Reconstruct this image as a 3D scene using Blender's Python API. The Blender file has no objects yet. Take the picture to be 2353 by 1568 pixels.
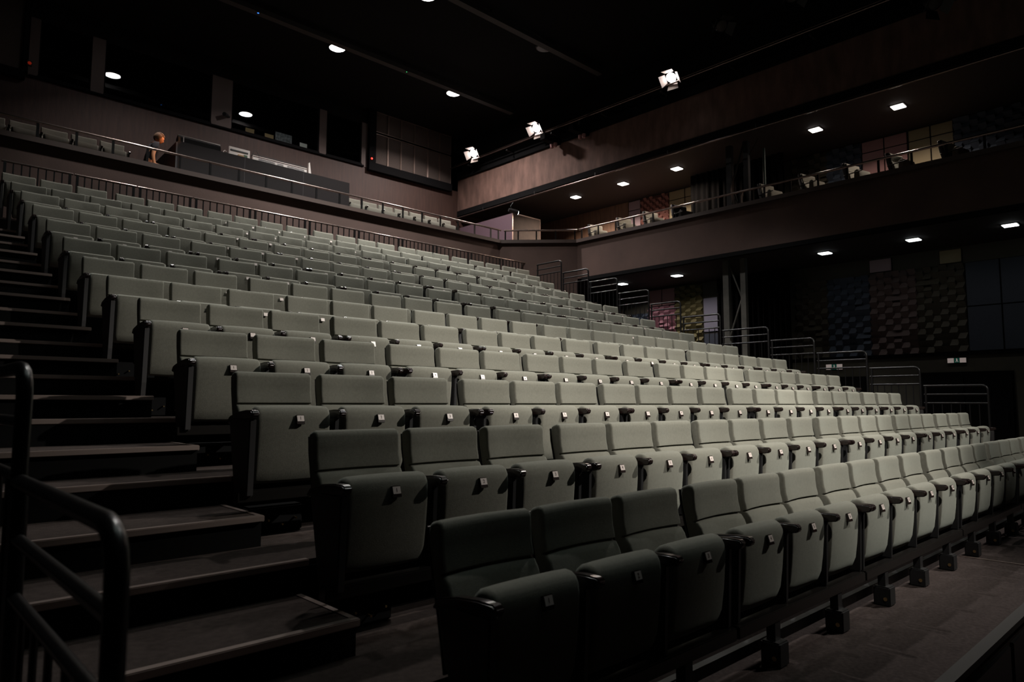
import bpy, bmesh, math, random
from mathutils import Vector, Matrix, Euler
random.seed(7)
sc = bpy.context.scene
COL = sc.collection

# ------------------------------------------------------------------ camera
YAW, PITCH, ROLL = math.radians(43.525), math.radians(5.100), math.radians(0.150)
cam_d = bpy.data.cameras.new('camera'); cam = bpy.data.objects.new('camera', cam_d); COL.objects.link(cam)
fw = Vector((math.sin(YAW)*math.cos(PITCH), math.cos(YAW)*math.cos(PITCH), math.sin(PITCH)))
rt = Vector((math.cos(YAW), -math.sin(YAW), 0)); upv = rt.cross(fw)
r2 = rt*math.cos(ROLL) + upv*math.sin(ROLL); u2 = -rt*math.sin(ROLL) + upv*math.cos(ROLL)
m = Matrix((r2, u2, -fw)).transposed().to_4x4(); m.translation = Vector((-1.5902, -2.1021, 1.3916))
cam.matrix_world = m
cam_d.sensor_width = 36.0; cam_d.lens = 24.458; cam_d.clip_start = 0.05; cam_d.clip_end = 100
cam_d.dof.use_dof = True; cam_d.dof.focus_distance = 7.0; cam_d.dof.aperture_fstop = 3.2
sc.camera = cam

# ------------------------------------------------------------------ world, view, big lights
w = bpy.data.worlds.new('world'); sc.world = w; w.use_nodes = True
w.node_tree.nodes['Background'].inputs[0].default_value = (0.55, 0.62, 0.70, 1)
w.node_tree.nodes['Background'].inputs[1].default_value = 0.0015
sc.view_settings.view_transform = 'Standard'; sc.view_settings.look = 'None'
sc.view_settings.exposure = 0.0; sc.view_settings.gamma = 1.0; sc.view_settings.use_curve_mapping = False
sc.cycles.max_bounces = 5; sc.cycles.diffuse_bounces = 3; sc.cycles.glossy_bounces = 3
sc.cycles.sample_clamp_indirect = 1.5; sc.cycles.caustics_reflective = False; sc.cycles.caustics_refractive = False

def disc(name, loc, power, size, color, parent, shape='DISK', spread=150):
    l = bpy.data.lights.new(name, 'AREA'); l.shape = shape; l.size = size; l.energy = power; l.color = color; l.spread = math.radians(spread)
    o = bpy.data.objects.new(name, l); COL.objects.link(o); o.parent = parent; o.location = Vector(loc) - parent.location
    return o
def spot(name, loc, aim, power, size, blend, color, radius=0.12, parent=None):
    l = bpy.data.lights.new(name, 'SPOT'); l.energy = power; l.color = color
    l.spot_size = math.radians(size); l.spot_blend = blend; l.shadow_soft_size = radius
    o = bpy.data.objects.new(name, l); COL.objects.link(o)
    d = Vector(aim) - Vector(loc)
    o.rotation_euler = d.to_track_quat('-Z', 'Y').to_euler()
    if parent: o.parent = parent; o.location = Vector(loc) - parent.location
    else: o.location = loc
    return o
WARM = (1.0, 0.93, 0.84); NEUT = (1.0, 0.975, 0.93); PINK = (1.0, 0.88, 0.83)
KEY = (1.0, 0.94, 0.85)
# front-of-house stage lamps above and behind the camera, over the stage
for (lx, ly, lz), aim, p, size, bl in (((11.5, -5.5, 9.6), (4.2, 2.5, 1.2), 8200, 33.5, 0.7), ((11.5, -5.5, 9.6), (9.2, 3.1, 1.3), 5800, 33, 1.0),
        ((-0.5, -5.5, 9.6), (5.0, 2.7, 1.2), 6600, 33, 0.8), ((-0.5, -5.5, 9.6), (10.6, 3.4, 1.3), 5200, 30, 1.0)):
    spot('stage_key_lamp', (lx, ly, lz), aim, p, size, bl, KEY, 0.08)
# house downlights of the ceiling grid nearer the stage than the picture shows
for x, y, p in ((3.3, 5.35, 900), (7.6, 7.3, 900), (11.3, 5.35, 1000), (3.6, 10.6, 760), (6.5, 2.2, 450)):
    spot('house_downlight_lamp', (x, y, 10.9), (x + (-2.2 if x > 10 else 0), y, 0), p, 92 if x < 10 else 78, 0.35, NEUT, 0.16)
# added unseen overhead fill that dimly lifts the dark front seats and steps
al = bpy.data.lights.new('ambient_fill', 'AREA'); al.shape = 'RECTANGLE'; al.size = 7; al.size_y = 3; al.energy = 42; al.color = (0.84, 1.0, 0.95); al.spread = math.radians(140)
ao = bpy.data.objects.new('ambient_fill', al); COL.objects.link(ao); ao.location = (3.0, 0.0, 10.2); ao.rotation_euler = (math.radians(6), 0, 0)

# ------------------------------------------------------------------ materials
def mat(name, col, rough=0.6, metal=0.0, bump=0.0, bscale=60.0, var=0.0, vscale=8.0, spec=0.5, sheen=0.0, stretch=None, emit=None, estr=0.0):
    m = bpy.data.materials.new(name); m.use_nodes = True
    nt = m.node_tree; b = nt.nodes['Principled BSDF']
    b.inputs['Base Color'].default_value = (*col, 1); b.inputs['Roughness'].default_value = rough
    b.inputs['Metallic'].default_value = metal; b.inputs['Specular IOR Level'].default_value = spec
    if sheen:
        b.inputs['Sheen Weight'].default_value = sheen; b.inputs['Sheen Roughness'].default_value = 0.45
        b.inputs['Sheen Tint'].default_value = (0.8, 0.9, 0.82, 1)
    if emit:
        b.inputs['Emission Color'].default_value = (*emit, 1); b.inputs['Emission Strength'].default_value = estr
    if bump or var:
        tc = nt.nodes.new('ShaderNodeTexCoord'); mp = nt.nodes.new('ShaderNodeMapping')
        nt.links.new(tc.outputs['Object'], mp.inputs[0])
        if stretch: mp.inputs['Scale'].default_value = stretch
    if var:
        n = nt.nodes.new('ShaderNodeTexNoise'); n.inputs['Scale'].default_value = vscale; n.inputs['Detail'].default_value = 5
        nt.links.new(mp.outputs[0], n.inputs[0])
        cr = nt.nodes.new('ShaderNodeValToRGB')
        cr.color_ramp.elements[0].position = 0.3; cr.color_ramp.elements[1].position = 0.7
        cr.color_ramp.elements[0].color = (*[c*(1-var) for c in col], 1); cr.color_ramp.elements[1].color = (*[min(1, c*(1+var)) for c in col], 1)
        nt.links.new(n.outputs[0], cr.inputs[0]); nt.links.new(cr.outputs[0], b.inputs['Base Color'])
    if bump:
        n2 = nt.nodes.new('ShaderNodeTexNoise'); n2.inputs['Scale'].default_value = bscale; n2.inputs['Detail'].default_value = 4
        nt.links.new(mp.outputs[0], n2.inputs[0])
        bp = nt.nodes.new('ShaderNodeBump'); bp.inputs['Strength'].default_value = bump; bp.inputs['Distance'].default_value = 0.01
        nt.links.new(n2.outputs[0], bp.inputs['Height']); nt.links.new(bp.outputs[0], b.inputs['Normal'])
    return m
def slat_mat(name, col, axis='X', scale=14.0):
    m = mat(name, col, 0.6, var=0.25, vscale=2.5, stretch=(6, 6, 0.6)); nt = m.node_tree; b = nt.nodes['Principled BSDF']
    wv = nt.nodes.new('ShaderNodeTexWave'); wv.bands_direction = axis; wv.inputs['Scale'].default_value = scale; wv.inputs['Distortion'].default_value = 0.0
    tc = nt.nodes.new('ShaderNodeTexCoord'); nt.links.new(tc.outputs['Object'], wv.inputs[0])
    bp = nt.nodes.new('ShaderNodeBump'); bp.inputs['Strength'].default_value = 0.25; bp.inputs['Distance'].default_value = 0.005
    nt.links.new(wv.outputs[1], bp.inputs['Height']); nt.links.new(bp.outputs[0], b.inputs['Normal'])
    return m
M = dict(
    fabric=mat('seat_fabric', (0.155, 0.151, 0.126), 0.95, bump=0.35, bscale=420, var=0.07, vscale=60, spec=0.15, sheen=0.25),
    fabric_dark=mat('dark_seat_fabric', (0.010, 0.010, 0.010), 0.9),
    shell=mat('seat_shell', (0.012, 0.012, 0.013), 0.5),
    arm=mat('arm_wood', (0.013, 0.007, 0.0065), 0.22, var=0.3, vscale=20),
    frame=mat('frame_black', (0.014, 0.014, 0.015), 0.45, bump=0.1, bscale=200),
    beam=mat('beam_steel', (0.055, 0.050, 0.047), 0.22, 0.8),
    plate=mat('plate_white', (0.62, 0.54, 0.51), 0.35),
    digit=mat('digit_ink', (0.05, 0.02, 0.02), 0.6),
    carpet=mat('carpet', (0.060, 0.046, 0.043), 1.0, bump=0.6, bscale=300, var=0.25, vscale=40, spec=0.1),
    tier=mat('tier_carpet', (0.050, 0.038, 0.034), 1.0, bump=0.5, bscale=250, var=0.2, vscale=30, spec=0.1),
    riser=mat('riser_black', (0.004, 0.004, 0.004), 0.9, spec=0.1),
    nosing=mat('nosing_metal', (0.38, 0.30, 0.27), 0.28, 0.55),
    rail=mat('rail_paint', (0.009, 0.0085, 0.009), 0.28, 0.2),
    handrail=mat('handrail_steel', (0.22, 0.17, 0.155), 0.25, 0.9),
    concrete=mat('concrete_brown', (0.135, 0.078, 0.062), 0.8, bump=0.3, bscale=30, var=0.38, vscale=4.0, stretch=(1, 1, 0.35)),
    concrete2=mat('fascia_brown', (0.074, 0.043, 0.035), 0.85, bump=0.15, bscale=30, var=0.18, vscale=1.2),
    ledge=mat('ledge_dark', (0.060, 0.040, 0.034), 0.5),
    black=mat('black_matt', (0.005, 0.005, 0.0055), 0.9, spec=0.1),
    ceil=mat('ceiling_black', (0.0045, 0.0042, 0.0042), 0.95, spec=0.2),
    soffit=mat('soffit_black', (0.022, 0.018, 0.016), 0.8),
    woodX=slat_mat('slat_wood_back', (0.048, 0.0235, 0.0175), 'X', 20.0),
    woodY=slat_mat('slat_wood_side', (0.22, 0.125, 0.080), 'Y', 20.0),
    pillar=mat('pillar_paint', (0.100, 0.074, 0.068), 0.7),
    glass=None,
    booth=mat('booth_dark', (0.010, 0.011, 0.011), 0.8),
    desk=mat('desk_panel', (0.013, 0.010, 0.0105), 0.7, spec=0.2, bump=0.05, bscale=40),
    desk_side=mat('desk_cheek', (0.030, 0.025, 0.028), 0.6),
    white=mat('white_plastic', (0.84, 0.76, 0.72), 0.4),
    gold=mat('bulb_gold', (0.5, 0.35, 0.1), 0.4),
    card=mat('card_yellow', (0.42, 0.26, 0.12), 0.7),
    photo=mat('photo_paper', (0.16, 0.15, 0.16), 0.6, var=0.8, vscale=14),
    panel_grey=mat('felt_grey', (0.085, 0.066, 0.058), 0.95, bump=0.6, bscale=90, var=0.35, vscale=60),
    metal_edge=mat('metal_edge', (0.55, 0.42, 0.36), 0.35, 0.8),
    purple=mat('purple_board', (0.115, 0.072, 0.094), 0.75, bump=0.05, bscale=80),
    brown=mat('brown_board', (0.075, 0.056, 0.046), 0.8, var=0.15, vscale=6),
    lilac=mat('lilac_panel', (0.36, 0.27, 0.30), 0.7),
    yellow=mat('mustard_panel', (0.29, 0.24, 0.135), 0.6),
    pink=mat('pink_panel', (0.34, 0.18, 0.18), 0.6),
    bluep=mat('blue_panel', (0.030, 0.040, 0.058), 0.7),
    palebl=mat('pale_blue_panel', (0.20, 0.20, 0.26), 0.6),
    t_red=mat('tile_red', (0.22, 0.095, 0.080), 0.75), t_pink=mat('tile_pink', (0.30, 0.15, 0.185), 0.75),
    t_olive=mat('tile_olive', (0.14, 0.125, 0.055), 0.75), t_blue=mat('tile_blue', (0.045, 0.062, 0.090), 0.75),
    t_mauve=mat('tile_mauve', (0.110, 0.080, 0.076), 0.75), t_dolive=mat('tile_dark_olive', (0.062, 0.056, 0.040), 0.75),
    lowwall=mat('lower_wall', (0.055, 0.052, 0.038), 0.8, var=0.1, vscale=3),
    steel=mat('column_steel', (0.055, 0.052, 0.044), 0.55, 0.2, var=0.2, vscale=6),
    curtain=mat('curtain_black', (0.004, 0.0038, 0.0038), 0.98, spec=0.05),
    green=mat('sign_green', (0.01, 0.12, 0.09), 0.5, emit=(0.02, 0.30, 0.20), estr=0.06),
    signw=mat('sign_white', (0.75, 0.66, 0.62), 0.5, emit=(1.0, 0.82, 0.76), estr=0.16),
    skin=mat('skin', (0.62, 0.27, 0.13), 0.6), hair=mat('hair_brown', (0.17, 0.095, 0.05), 0.8),
    shirt=mat('shirt_dark', (0.022, 0.022, 0.028), 0.9), trousers=mat('trousers_black', (0.012, 0.012, 0.014), 0.9),
    red=mat('red_led', (0.5, 0.02, 0.01), 0.4, emit=(1.0, 0.04, 0.02), estr=1.2),
    dred=mat('dim_red_led', (0.3, 0.02, 0.01), 0.4, emit=(1.0, 0.06, 0.02), estr=0.10),
    blue=mat('blue_led', (0.02, 0.1, 0.5), 0.4, emit=(0.05, 0.25, 1.0), estr=1.5),
    grn=mat('green_led', (0.02, 0.4, 0.1), 0.4, emit=(0.1, 1.0, 0.3), estr=1.5),
    lamp=mat('lamp_glow', (0.9, 0.9, 0.9), 0.4, emit=(1.0, 0.95, 0.93), estr=26.0),
    lampw=mat('lamp_glow_warm', (0.9, 0.9, 0.9), 0.4, emit=(1.0, 0.92, 0.86), estr=9.0),
    lampc=mat('lamp_glow_cool', (0.9, 0.9, 0.9), 0.4, emit=(0.93, 1.0, 1.0), estr=6.0),
    lamp_off=mat('lamp_unlit', (0.10, 0.095, 0.09), 0.4),
    doorm=mat('barn_door_metal', (0.75, 0.62, 0.57), 0.6),
    glint=mat('brass_fitting', (0.45, 0.33, 0.16), 0.25, 0.9),
)
g = bpy.data.materials.new('booth_glass'); g.use_nodes = True; nt = g.node_tree; nt.nodes.clear()
out = nt.nodes.new('ShaderNodeOutputMaterial'); mx = nt.nodes.new('ShaderNodeMixShader'); fr = nt.nodes.new('ShaderNodeFresnel'); fr.inputs[0].default_value = 1.5
tr = nt.nodes.new('ShaderNodeBsdfTransparent'); tr.inputs[0].default_value = (0.8, 0.85, 0.85, 1); gl = nt.nodes.new('ShaderNodeBsdfGlossy'); gl.inputs['Roughness'].default_value = 0.0
nt.links.new(fr.outputs[0], mx.inputs[0]); nt.links.new(tr.outputs[0], mx.inputs[1]); nt.links.new(gl.outputs[0], mx.inputs[2]); nt.links.new(mx.outputs[0], out.inputs[0])
M['glass'] = g

# ------------------------------------------------------------------ mesh helpers
class MB:
    def __init__(s): s.bm = bmesh.new()
    def box(s, x0, x1, y0, y1, z0, z1, rot=None, piv=None):
        vs = [Vector((x, y, z)) for x in (x0, x1) for y in (y0, y1) for z in (z0, z1)]
        if rot:
            c = Vector(piv) if piv else Vector(((x0+x1)/2, (y0+y1)/2, (z0+z1)/2)); R = Euler(rot).to_matrix()
            vs = [c + R @ (v-c) for v in vs]
        v = [s.bm.verts.new(p) for p in vs]
        for f in ((0, 1, 3, 2), (4, 6, 7, 5), (0, 4, 5, 1), (2, 3, 7, 6), (0, 2, 6, 4), (1, 5, 7, 3)): s.bm.faces.new([v[i] for i in f])
        return s
    def prism(s, poly, axis, a, b):                      # polygon in the plane across 'axis', from a to b
        def P(p, t):
            return {'x': (t, p[0], p[1]), 'y': (p[0], t, p[1]), 'z': (p[0], p[1], t)}[axis]
        A = [s.bm.verts.new(P(p, a)) for p in poly]; B = [s.bm.verts.new(P(p, b)) for p in poly]
        n = len(poly); s.bm.faces.new(A); s.bm.faces.new(B[::-1])
        for i in range(n): s.bm.faces.new((A[i], B[i], B[(i+1) % n], A[(i+1) % n]))
        return s
    def tube(s, pts, r, seg=10, cap=True):
        pts = [Vector(p) for p in pts]; rings = []; pn = None
        for i, p in enumerate(pts):
            t = (pts[min(i+1, len(pts)-1)] - pts[max(i-1, 0)]).normalized()
            if pn is None: n = t.orthogonal().normalized()
            else: n = (pn - t*pn.dot(t)).normalized()
            pn = n; b = t.cross(n)
            rings.append([s.bm.verts.new(p + (n*math.cos(a) + b*math.sin(a))*(r[i] if isinstance(r, (list, tuple)) else r)) for a in [2*math.pi*k/seg for k in range(seg)]])
        for a, b in zip(rings, rings[1:]):
            for k in range(seg): s.bm.faces.new((a[k], a[(k+1) % seg], b[(k+1) % seg], b[k]))
        if cap: s.bm.faces.new(rings[0][::-1]); s.bm.faces.new(rings[-1])
        return s
    def lathe(s, prof, c, n=24, sq=False):               # profile [(r, z)] round a vertical axis at c
        rings = []
        for r, z in prof:
            ring = []
            for k in range(n):
                a = 2*math.pi*k/n
                ring.append(s.bm.verts.new((c[0]+r*math.cos(a), c[1]+r*math.sin(a), c[2]+z)))
            rings.append(ring)
        for a, b in zip(rings, rings[1:]):
            for k in range(n): s.bm.faces.new((a[k], a[(k+1) % n], b[(k+1) % n], b[k]))
        s.bm.faces.new(rings[0][::-1]); s.bm.faces.new(rings[-1])
        return s
    def sweep(s, prof, hw, r, n=4, puff=0.0, hollow=0.0):            # closed (y,z) profile, anticlockwise seen from +x, cushioned ends
        N = len(prof); nr = []
        area = sum(prof[i][0]*prof[(i+1) % N][1]-prof[(i+1) % N][0]*prof[i][1] for i in range(N)); sg = 1 if area > 0 else -1
        for i in range(N):
            kk = 3 if N > 18 else 1; a = Vector(prof[i-kk]); b = Vector(prof[i]); c = Vector(prof[(i+kk) % N])
            t = (c-a).normalized()
            nr.append(Vector((t.y, -t.x))*sg)
        st = []
        for k in range(n+1):
            th = math.pi/2*(1-k/n); st.append((-(hw-r+r*math.sin(th)), r*(1-math.cos(th))))
        st += [(-x, i) for x, i in st[::-1]]
        st = [st[j] for j in range(len(st))]
        rings = []
        mid = len(st)//2
        st.insert(mid, (0.0, -puff)); st.insert(mid, (-hw*0.55, -puff*0.7)); st.insert(mid+2, (hw*0.55, -puff*0.7))
        for x, ins in st:
            rings.append([s.bm.verts.new((x, p[0]-nn.x*ins+hollow*(1-(x/hw)**2), p[1]-nn.y*ins)) for p, nn in zip(prof, nr)])
        for a, b in zip(rings, rings[1:]):
            for k in range(N): s.bm.faces.new((a[k], a[(k+1) % N], b[(k+1) % N], b[k]))
        s.bm.faces.new(rings[0][::-1]); s.bm.faces.new(rings[-1])
        return s
    def mesh(s, name, material, smooth=False, bevel=0.0, bseg=2):
        bmesh.ops.recalc_face_normals(s.bm, faces=s.bm.faces)
        if bevel:
            es = [e for e in s.bm.edges if len(e.link_faces) == 2 and e.calc_face_angle(0) > 0.6]
            bmesh.ops.bevel(s.bm, geom=es, offset=bevel, segments=bseg, affect='EDGES', clamp_overlap=True)
        me = bpy.data.meshes.new(name); s.bm.to_mesh(me); s.bm.free()
        me.materials.append(material)
        if smooth:
            me.polygons.foreach_set('use_smooth', [True]*len(me.polygons))
            try: me.set_sharp_from_angle(angle=math.radians(50))
            except Exception: pass
        return me
    def build(s, name, material, parent=None, smooth=False, bevel=0.0, bseg=2, loc=None):
        o = bpy.data.objects.new(name, s.mesh(name, material, smooth, bevel, bseg)); COL.objects.link(o)
        if parent: o.parent = parent
        if loc: o.location = loc
        return o
def tag(o, label, cat, group=None, kind=None):
    if label: o['label'] = label
    if cat: o['category'] = cat
    if group: o['group'] = group
    if kind: o['kind'] = kind
    return o
def thing(name, label, cat, loc=(0, 0, 0), rotz=0.0, group=None):
    o = bpy.data.objects.new(name, None); COL.objects.link(o); o.location = loc; o.rotation_euler = (0, 0, rotz); o.empty_display_size = 0.1
    return tag(o, label, cat, group)
def inst(name, me, parent, loc=(0, 0, 0), rot=None, scale=None):
    o = bpy.data.objects.new(name, me); COL.objects.link(o); o.parent = parent; o.location = loc
    if rot: o.rotation_euler = rot
    if scale: o.scale = scale
    return o
def struct(name, mb, material, parent=None, **k):
    o = mb.build(name, material, parent, **k)
    if not parent: o['kind'] = 'structure'
    return o
def bx(*a, **k): return MB().box(*a, **k)
ORD = 'first second third fourth fifth sixth seventh eighth ninth tenth eleventh twelfth thirteenth fourteenth fifteenth sixteenth seventeenth eighteenth nineteenth twentieth twenty-first twenty-second'.split()

# ------------------------------------------------------------------ rows of the rake
Y = [0, 0.978, 1.956, 2.949, 3.925, 4.925, 5.920, 6.905, 7.942, 8.961, 9.987, 11.02, 12.05]
Z = [0, 0.306, 0.623, 0.949, 1.278, 1.592, 1.917, 2.293, 2.700, 3.097, 3.512, 3.890, 4.290]
L = [0.0, 0.541, 1.089, 1.715, 2.251, 2.789, 3.375, 3.917, 4.470, 5.047, 5.687, 6.262, 6.815, 7.352, 7.980, 8.510, 9.039, 9.666, 10.263, 10.86]
UNIT = [3, 3, 4, 4, 3, 3]
XL, XR = -1.26, 12.66
BACK_Y, FASC_Y, FASC_X, WALL_X = 17.2, 13.13, 14.0, 17.3
LEDGE, GFL, SFL = 6.28, 5.62, 5.92
CEIL = 11.0

# ------------------------------------------------------------------ structure
struct('floor', bx(-3.4, WALL_X, -0.98, 17.4, -0.12, 0.0), M['carpet'])
struct('floor.001', bx(-3.4, WALL_X, -7.0, -0.98, -0.75, -0.62), M['carpet'])
fe = struct('trim_1', bx(-3.4, WALL_X, -1.005, -0.935, -0.03, 0.006), mat('edge_trim', (0.022, 0.018, 0.016), 0.7))
pf = MB().box(-3.4, WALL_X, -0.975, -0.93, -0.62, -0.05); struct('wall_front', pf, M['riser'])
for i in range(14):
    struct('trim_2', bx(-2.2+i*1.2, -1.08+i*1.2, -1.0, -0.977, -0.58, -0.10), M['frame'], bevel=0.004)
tag(bx(5.885, 5.91, -0.93, -0.2, 0.0, 0.006).build('floor_seam_strip', M['nosing']), 'thin metal joint strip set in the carpet in front of the front row', 'strip')
for r in range(1, 13):
    y0 = Y[r]-0.82
    struct('floor_tier', bx(XL, XR, y0, 12.80, Z[r-1]-0.02, Z[r]), M['tier'])
    struct('trim_riser', bx(XL, XR, y0-0.012, y0+0.002, Z[r-1], Z[r]-0.03), M['riser'])
struct('wall_left', bx(-3.5, -3.4, -7, 17.4, -0.75, CEIL+0.3), M['black'])
struct('wall_right', bx(WALL_X, WALL_X+0.15, -7, 17.4, -0.75, CEIL+0.3), M['lowwall'])
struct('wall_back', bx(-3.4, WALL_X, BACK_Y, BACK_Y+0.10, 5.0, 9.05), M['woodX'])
struct('wall_back.001', bx(-3.4, WALL_X, BACK_Y, BACK_Y+0.10, 10.50, CEIL+0.1), M['ceil'])
struct('wall_back.002', bx(-3.4, WALL_X, BACK_Y+2.5, BACK_Y+2.6, 8.6, CEIL+0.1), M['booth'])
struct('wall_back.003', bx(-3.4, WALL_X, BACK_Y+0.1, BACK_Y+2.6, 8.9, 9.0), M['booth'])
struct('wall_stage', bx(-3.4, WALL_X, -7.1, -7.0, -0.75, CEIL+0.3), M['black'])
struct('ceiling', bx(-3.5, WALL_X+0.15, -7.1, BACK_Y+2.6, CEIL, CEIL+0.2), M['ceil'])

# rear gallery, diagonal corner, side gallery: slabs and fascias
C1 = (12.36, 13.13); C2 = (14.0, 11.47)
def plan(name, poly, z0, z1, material): return struct(name, MB().prism(poly, 'z', z0, z1), material)
plan('floor_gallery', [(-3.4, 13.2), (12.4, 13.2), (14.08, 11.5), (14.08, -2.0), (WALL_X, -2.0), (WALL_X, BACK_Y), (-3.4, BACK_Y)], 5.12, GFL, M['soffit'])
def fascia(p, q, z0, z1, t, material, name):
    p = Vector(p); q = Vector(q); d = (q-p).normalized(); n = Vector((-d.y, d.x))
    return plan(name, [tuple(p), tuple(q), tuple(q+n*t), tuple(p+n*t)], z0, z1, material)
fascia((-3.4, 13.13), C1, 3.9, 6.18, 0.16, M['concrete2'], 'wall_gallery_rear')
fascia(C1, C2, 4.0, 6.18, 0.16, M['concrete2'], 'wall_gallery_corner')
fascia(C2, (14.0, -2.0), 5.10, 6.18, 0.16, M['concrete2'], 'wall_gallery_side')
fascia((-3.4, 13.03), (12.40, 13.03), 6.18, LEDGE, 0.34, M['ledge'], 'trim_gallery_ledge')
fascia((12.32, 13.03), (13.93, 11.40), 6.18, LEDGE, 0.34, M['ledge'], 'trim_gallery_ledge')
fascia((13.90, 11.47), (13.90, -2.0), 6.18, LEDGE, 0.34, M['ledge'], 'trim_gallery_ledge')
struct('floor_gallery_step', bx(-3.4, 13.2, 14.30, BACK_Y, GFL, 6.17), M['tier'])
struct('floor_gallery_side', bx(14.30, WALL_X, -2.0, 11.9, GFL, SFL), M['tier'])
struct('wall_corner_support', bx(12.9, 16.8, 13.9, 17.2, 0, 5.1), M['black'])
# upper technical gallery on the same side
struct('wall_upper_gallery', bx(14.0, 14.16, -2.0, BACK_Y, 8.30, 9.46), M['concrete'])
struct('ceiling_gallery', bx(14.0, WALL_X, -2.0, BACK_Y, 8.24, 8.32), M['soffit'])
struct('trim_cable_channel', bx(13.93, 14.20, -2.0, BACK_Y-0.01, 9.46, 9.72), M['black'], bevel=0.01)
struct('wall_upper_gallery.001', bx(14.20, 14.3, -2.0, BACK_Y, 9.4, CEIL), M['ceil'])
struct('trim_soffit_edge', bx(13.97, 14.12, -2.0, BACK_Y-0.01, 8.12, 8.30), M['black'])
struct('trim_soffit_edge.001', bx(13.985, 14.12, -2.0, 11.3, 5.02, 5.12), M['black'])

# booth windows in the back wall
def window(k, x0, x1, z0=9.12, z1=10.50):
    t = bpy.data.objects.new('window_%d' % k, None); COL.objects.link(t); t.location = ((x0+x1)/2, BACK_Y, z0); t['kind'] = 'structure'
    hw = (x1-x0)/2; h = z1-z0
    f = MB().box(-hw, hw, -0.05, 0.08, -0.07, 0.0); f.box(-hw, hw, 0.0, 0.08, h-0.03, h); f.box(-hw, -hw+0.03, 0.0, 0.08, 0, h); f.box(hw-0.03, hw, 0.0, 0.08, 0, h)
    f.build('window_frame', M['black'], t)
    bx(-hw+0.03, hw-0.03, 0.035, 0.045, 0.0, h-0.03).build('window_pane', M['glass'], t)
    bx(-hw+0.02, hw-0.02, 0.05, 0.42, -0.02, 0.02).build('window_sill', M['pillar'], t)
    return t
for k, (a, b) in enumerate(((1.18, 2.27), (2.56, 5.20), (5.76, 8.47), (8.71, 9.97))):
    wn = window(k+1, a, b)
    if k == 3:
        for o in wn.children:                            # this pane stands ajar
            if o.name.startswith('window_pane'): o.location = (0.0, 0.17, 0); o.rotation_euler = (0, 0, math.radians(-15))
for a, b in ((0.98, 1.18), (2.27, 2.56), (5.20, 5.76), (8.47, 8.71), (9.97, 10.18)):
    struct('trim_window_pillar', bx(a, b, BACK_Y-0.02, BACK_Y+0.12, 9.03, 10.50), M['pillar'])
struct('trim_window_sill', bx(1.0, 10.05, BACK_Y-0.06, BACK_Y+0.02, 9.03, 9.075), M['black'])
for x, wd, h, mm, lb in ((6.35, 0.26, 0.17, 'card', 'yellow card standing in the booth window, first from the pillar with the camera'), (6.93, 0.27, 0.16, 'card', 'yellow card standing in the booth window beside the pinned photo'), (7.38, 0.52, 0.30, 'photo', 'dark photo print leaning inside the booth window'), (8.02, 0.24, 0.17, 'white', 'small pale card standing in the corner of the booth window')):
    o = bx(-wd/2, wd/2, -0.004, 0.004, 0, h).build('window_card', M[mm], loc=(x, BACK_Y+0.12, 9.135)); tag(o, lb, 'card')
# framed acoustic board beside the windows
def framed_board(loc, label, cols, frame_w, z0, z1, x1, lampy):
    t = thing('framed_acoustic_board', label, 'wall panel', loc)
    f = MB().box(0, x1, -0.16, -0.001, 0, z0).box(0, frame_w, -0.16, -0.001, z0, z1)
    f.build('frame', M['black'], t, bevel=0.006)
    rows = ((z0+0.01, 1.30), (1.36, z1))
    for (a, b) in zip(cols, cols[1:]):
        for (c, d) in rows:
            p = bx(a+0.02, b-0.02, -0.05, -0.002, c, d).build('felt_panel', M['panel_grey'], t)
            e = MB().box(a+0.005, a+0.02, -0.085, -0.002, c, d).box(b-0.02, b-0.008, -0.085, -0.002, c, d).box(a+0.02, b-0.02, -0.085, -0.002, d-0.016, d).box(a+0.02, b-0.02, -0.085, -0.002, c, c+0.016)
            e.build('metal_edging', M['metal_edge'], p)
    return t
framed_board((10.18, BACK_Y, 8.94), 'large black framed board of grey felt panels beside the booth windows', [0.26, 0.76, 1.28, 1.83, 2.40, 2.92, 3.44], 0.25, 0.27, 2.05, 3.44, 0)
t = thing('wall_panel_board', 'dark grey board at the end of the booth windows above the seats', 'wall panel', (-0.4, BACK_Y, 8.9))
bx(0, 1.25, -0.05, -0.001, 0.22, 2.0).build('felt_panel', M['panel_grey'], t); MB().box(0, 1.32, -0.16, -0.001, 0, 0.2).box(1.26, 1.36, -0.12, -0.001, 0.2, 2.0).build('frame', M['black'], t)
for x, z, mm, lb in ((10.27, 9.32, 'red', 'bright red signal light on the black board frame'), (0.985, 9.30, 'dred', 'faint red signal light beside the end booth window')):
    s = thing('signal_light', lb, 'light', (x, BACK_Y-0.16, z))
    bx(-0.05, 0.05, 0.0, 0.05, -0.06, 0.06).build('housing', M['frame'], s)
    b = MB().lathe([(0.04, -0.02), (0.04, 0), (0.03, 0.02)], (0, 0, 0), 14).build('lens', M[mm], s, True); b.rotation_euler = (math.pi/2, 0, 0)
cm = thing('security_camera', 'small black camera mounted on the pillar between the booth windows', 'camera', (5.60, BACK_Y-0.02, 9.42))
MB().tube([(0.10, 0, 0), (0.02, -0.05, 0)], 0.03).build('bracket', M['frame'], cm); MB().tube([(0.0, -0.06, 0.0), (-0.12, -0.2, -0.04)], 0.055, 14).build('body', M['frame'], cm, True)

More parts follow.
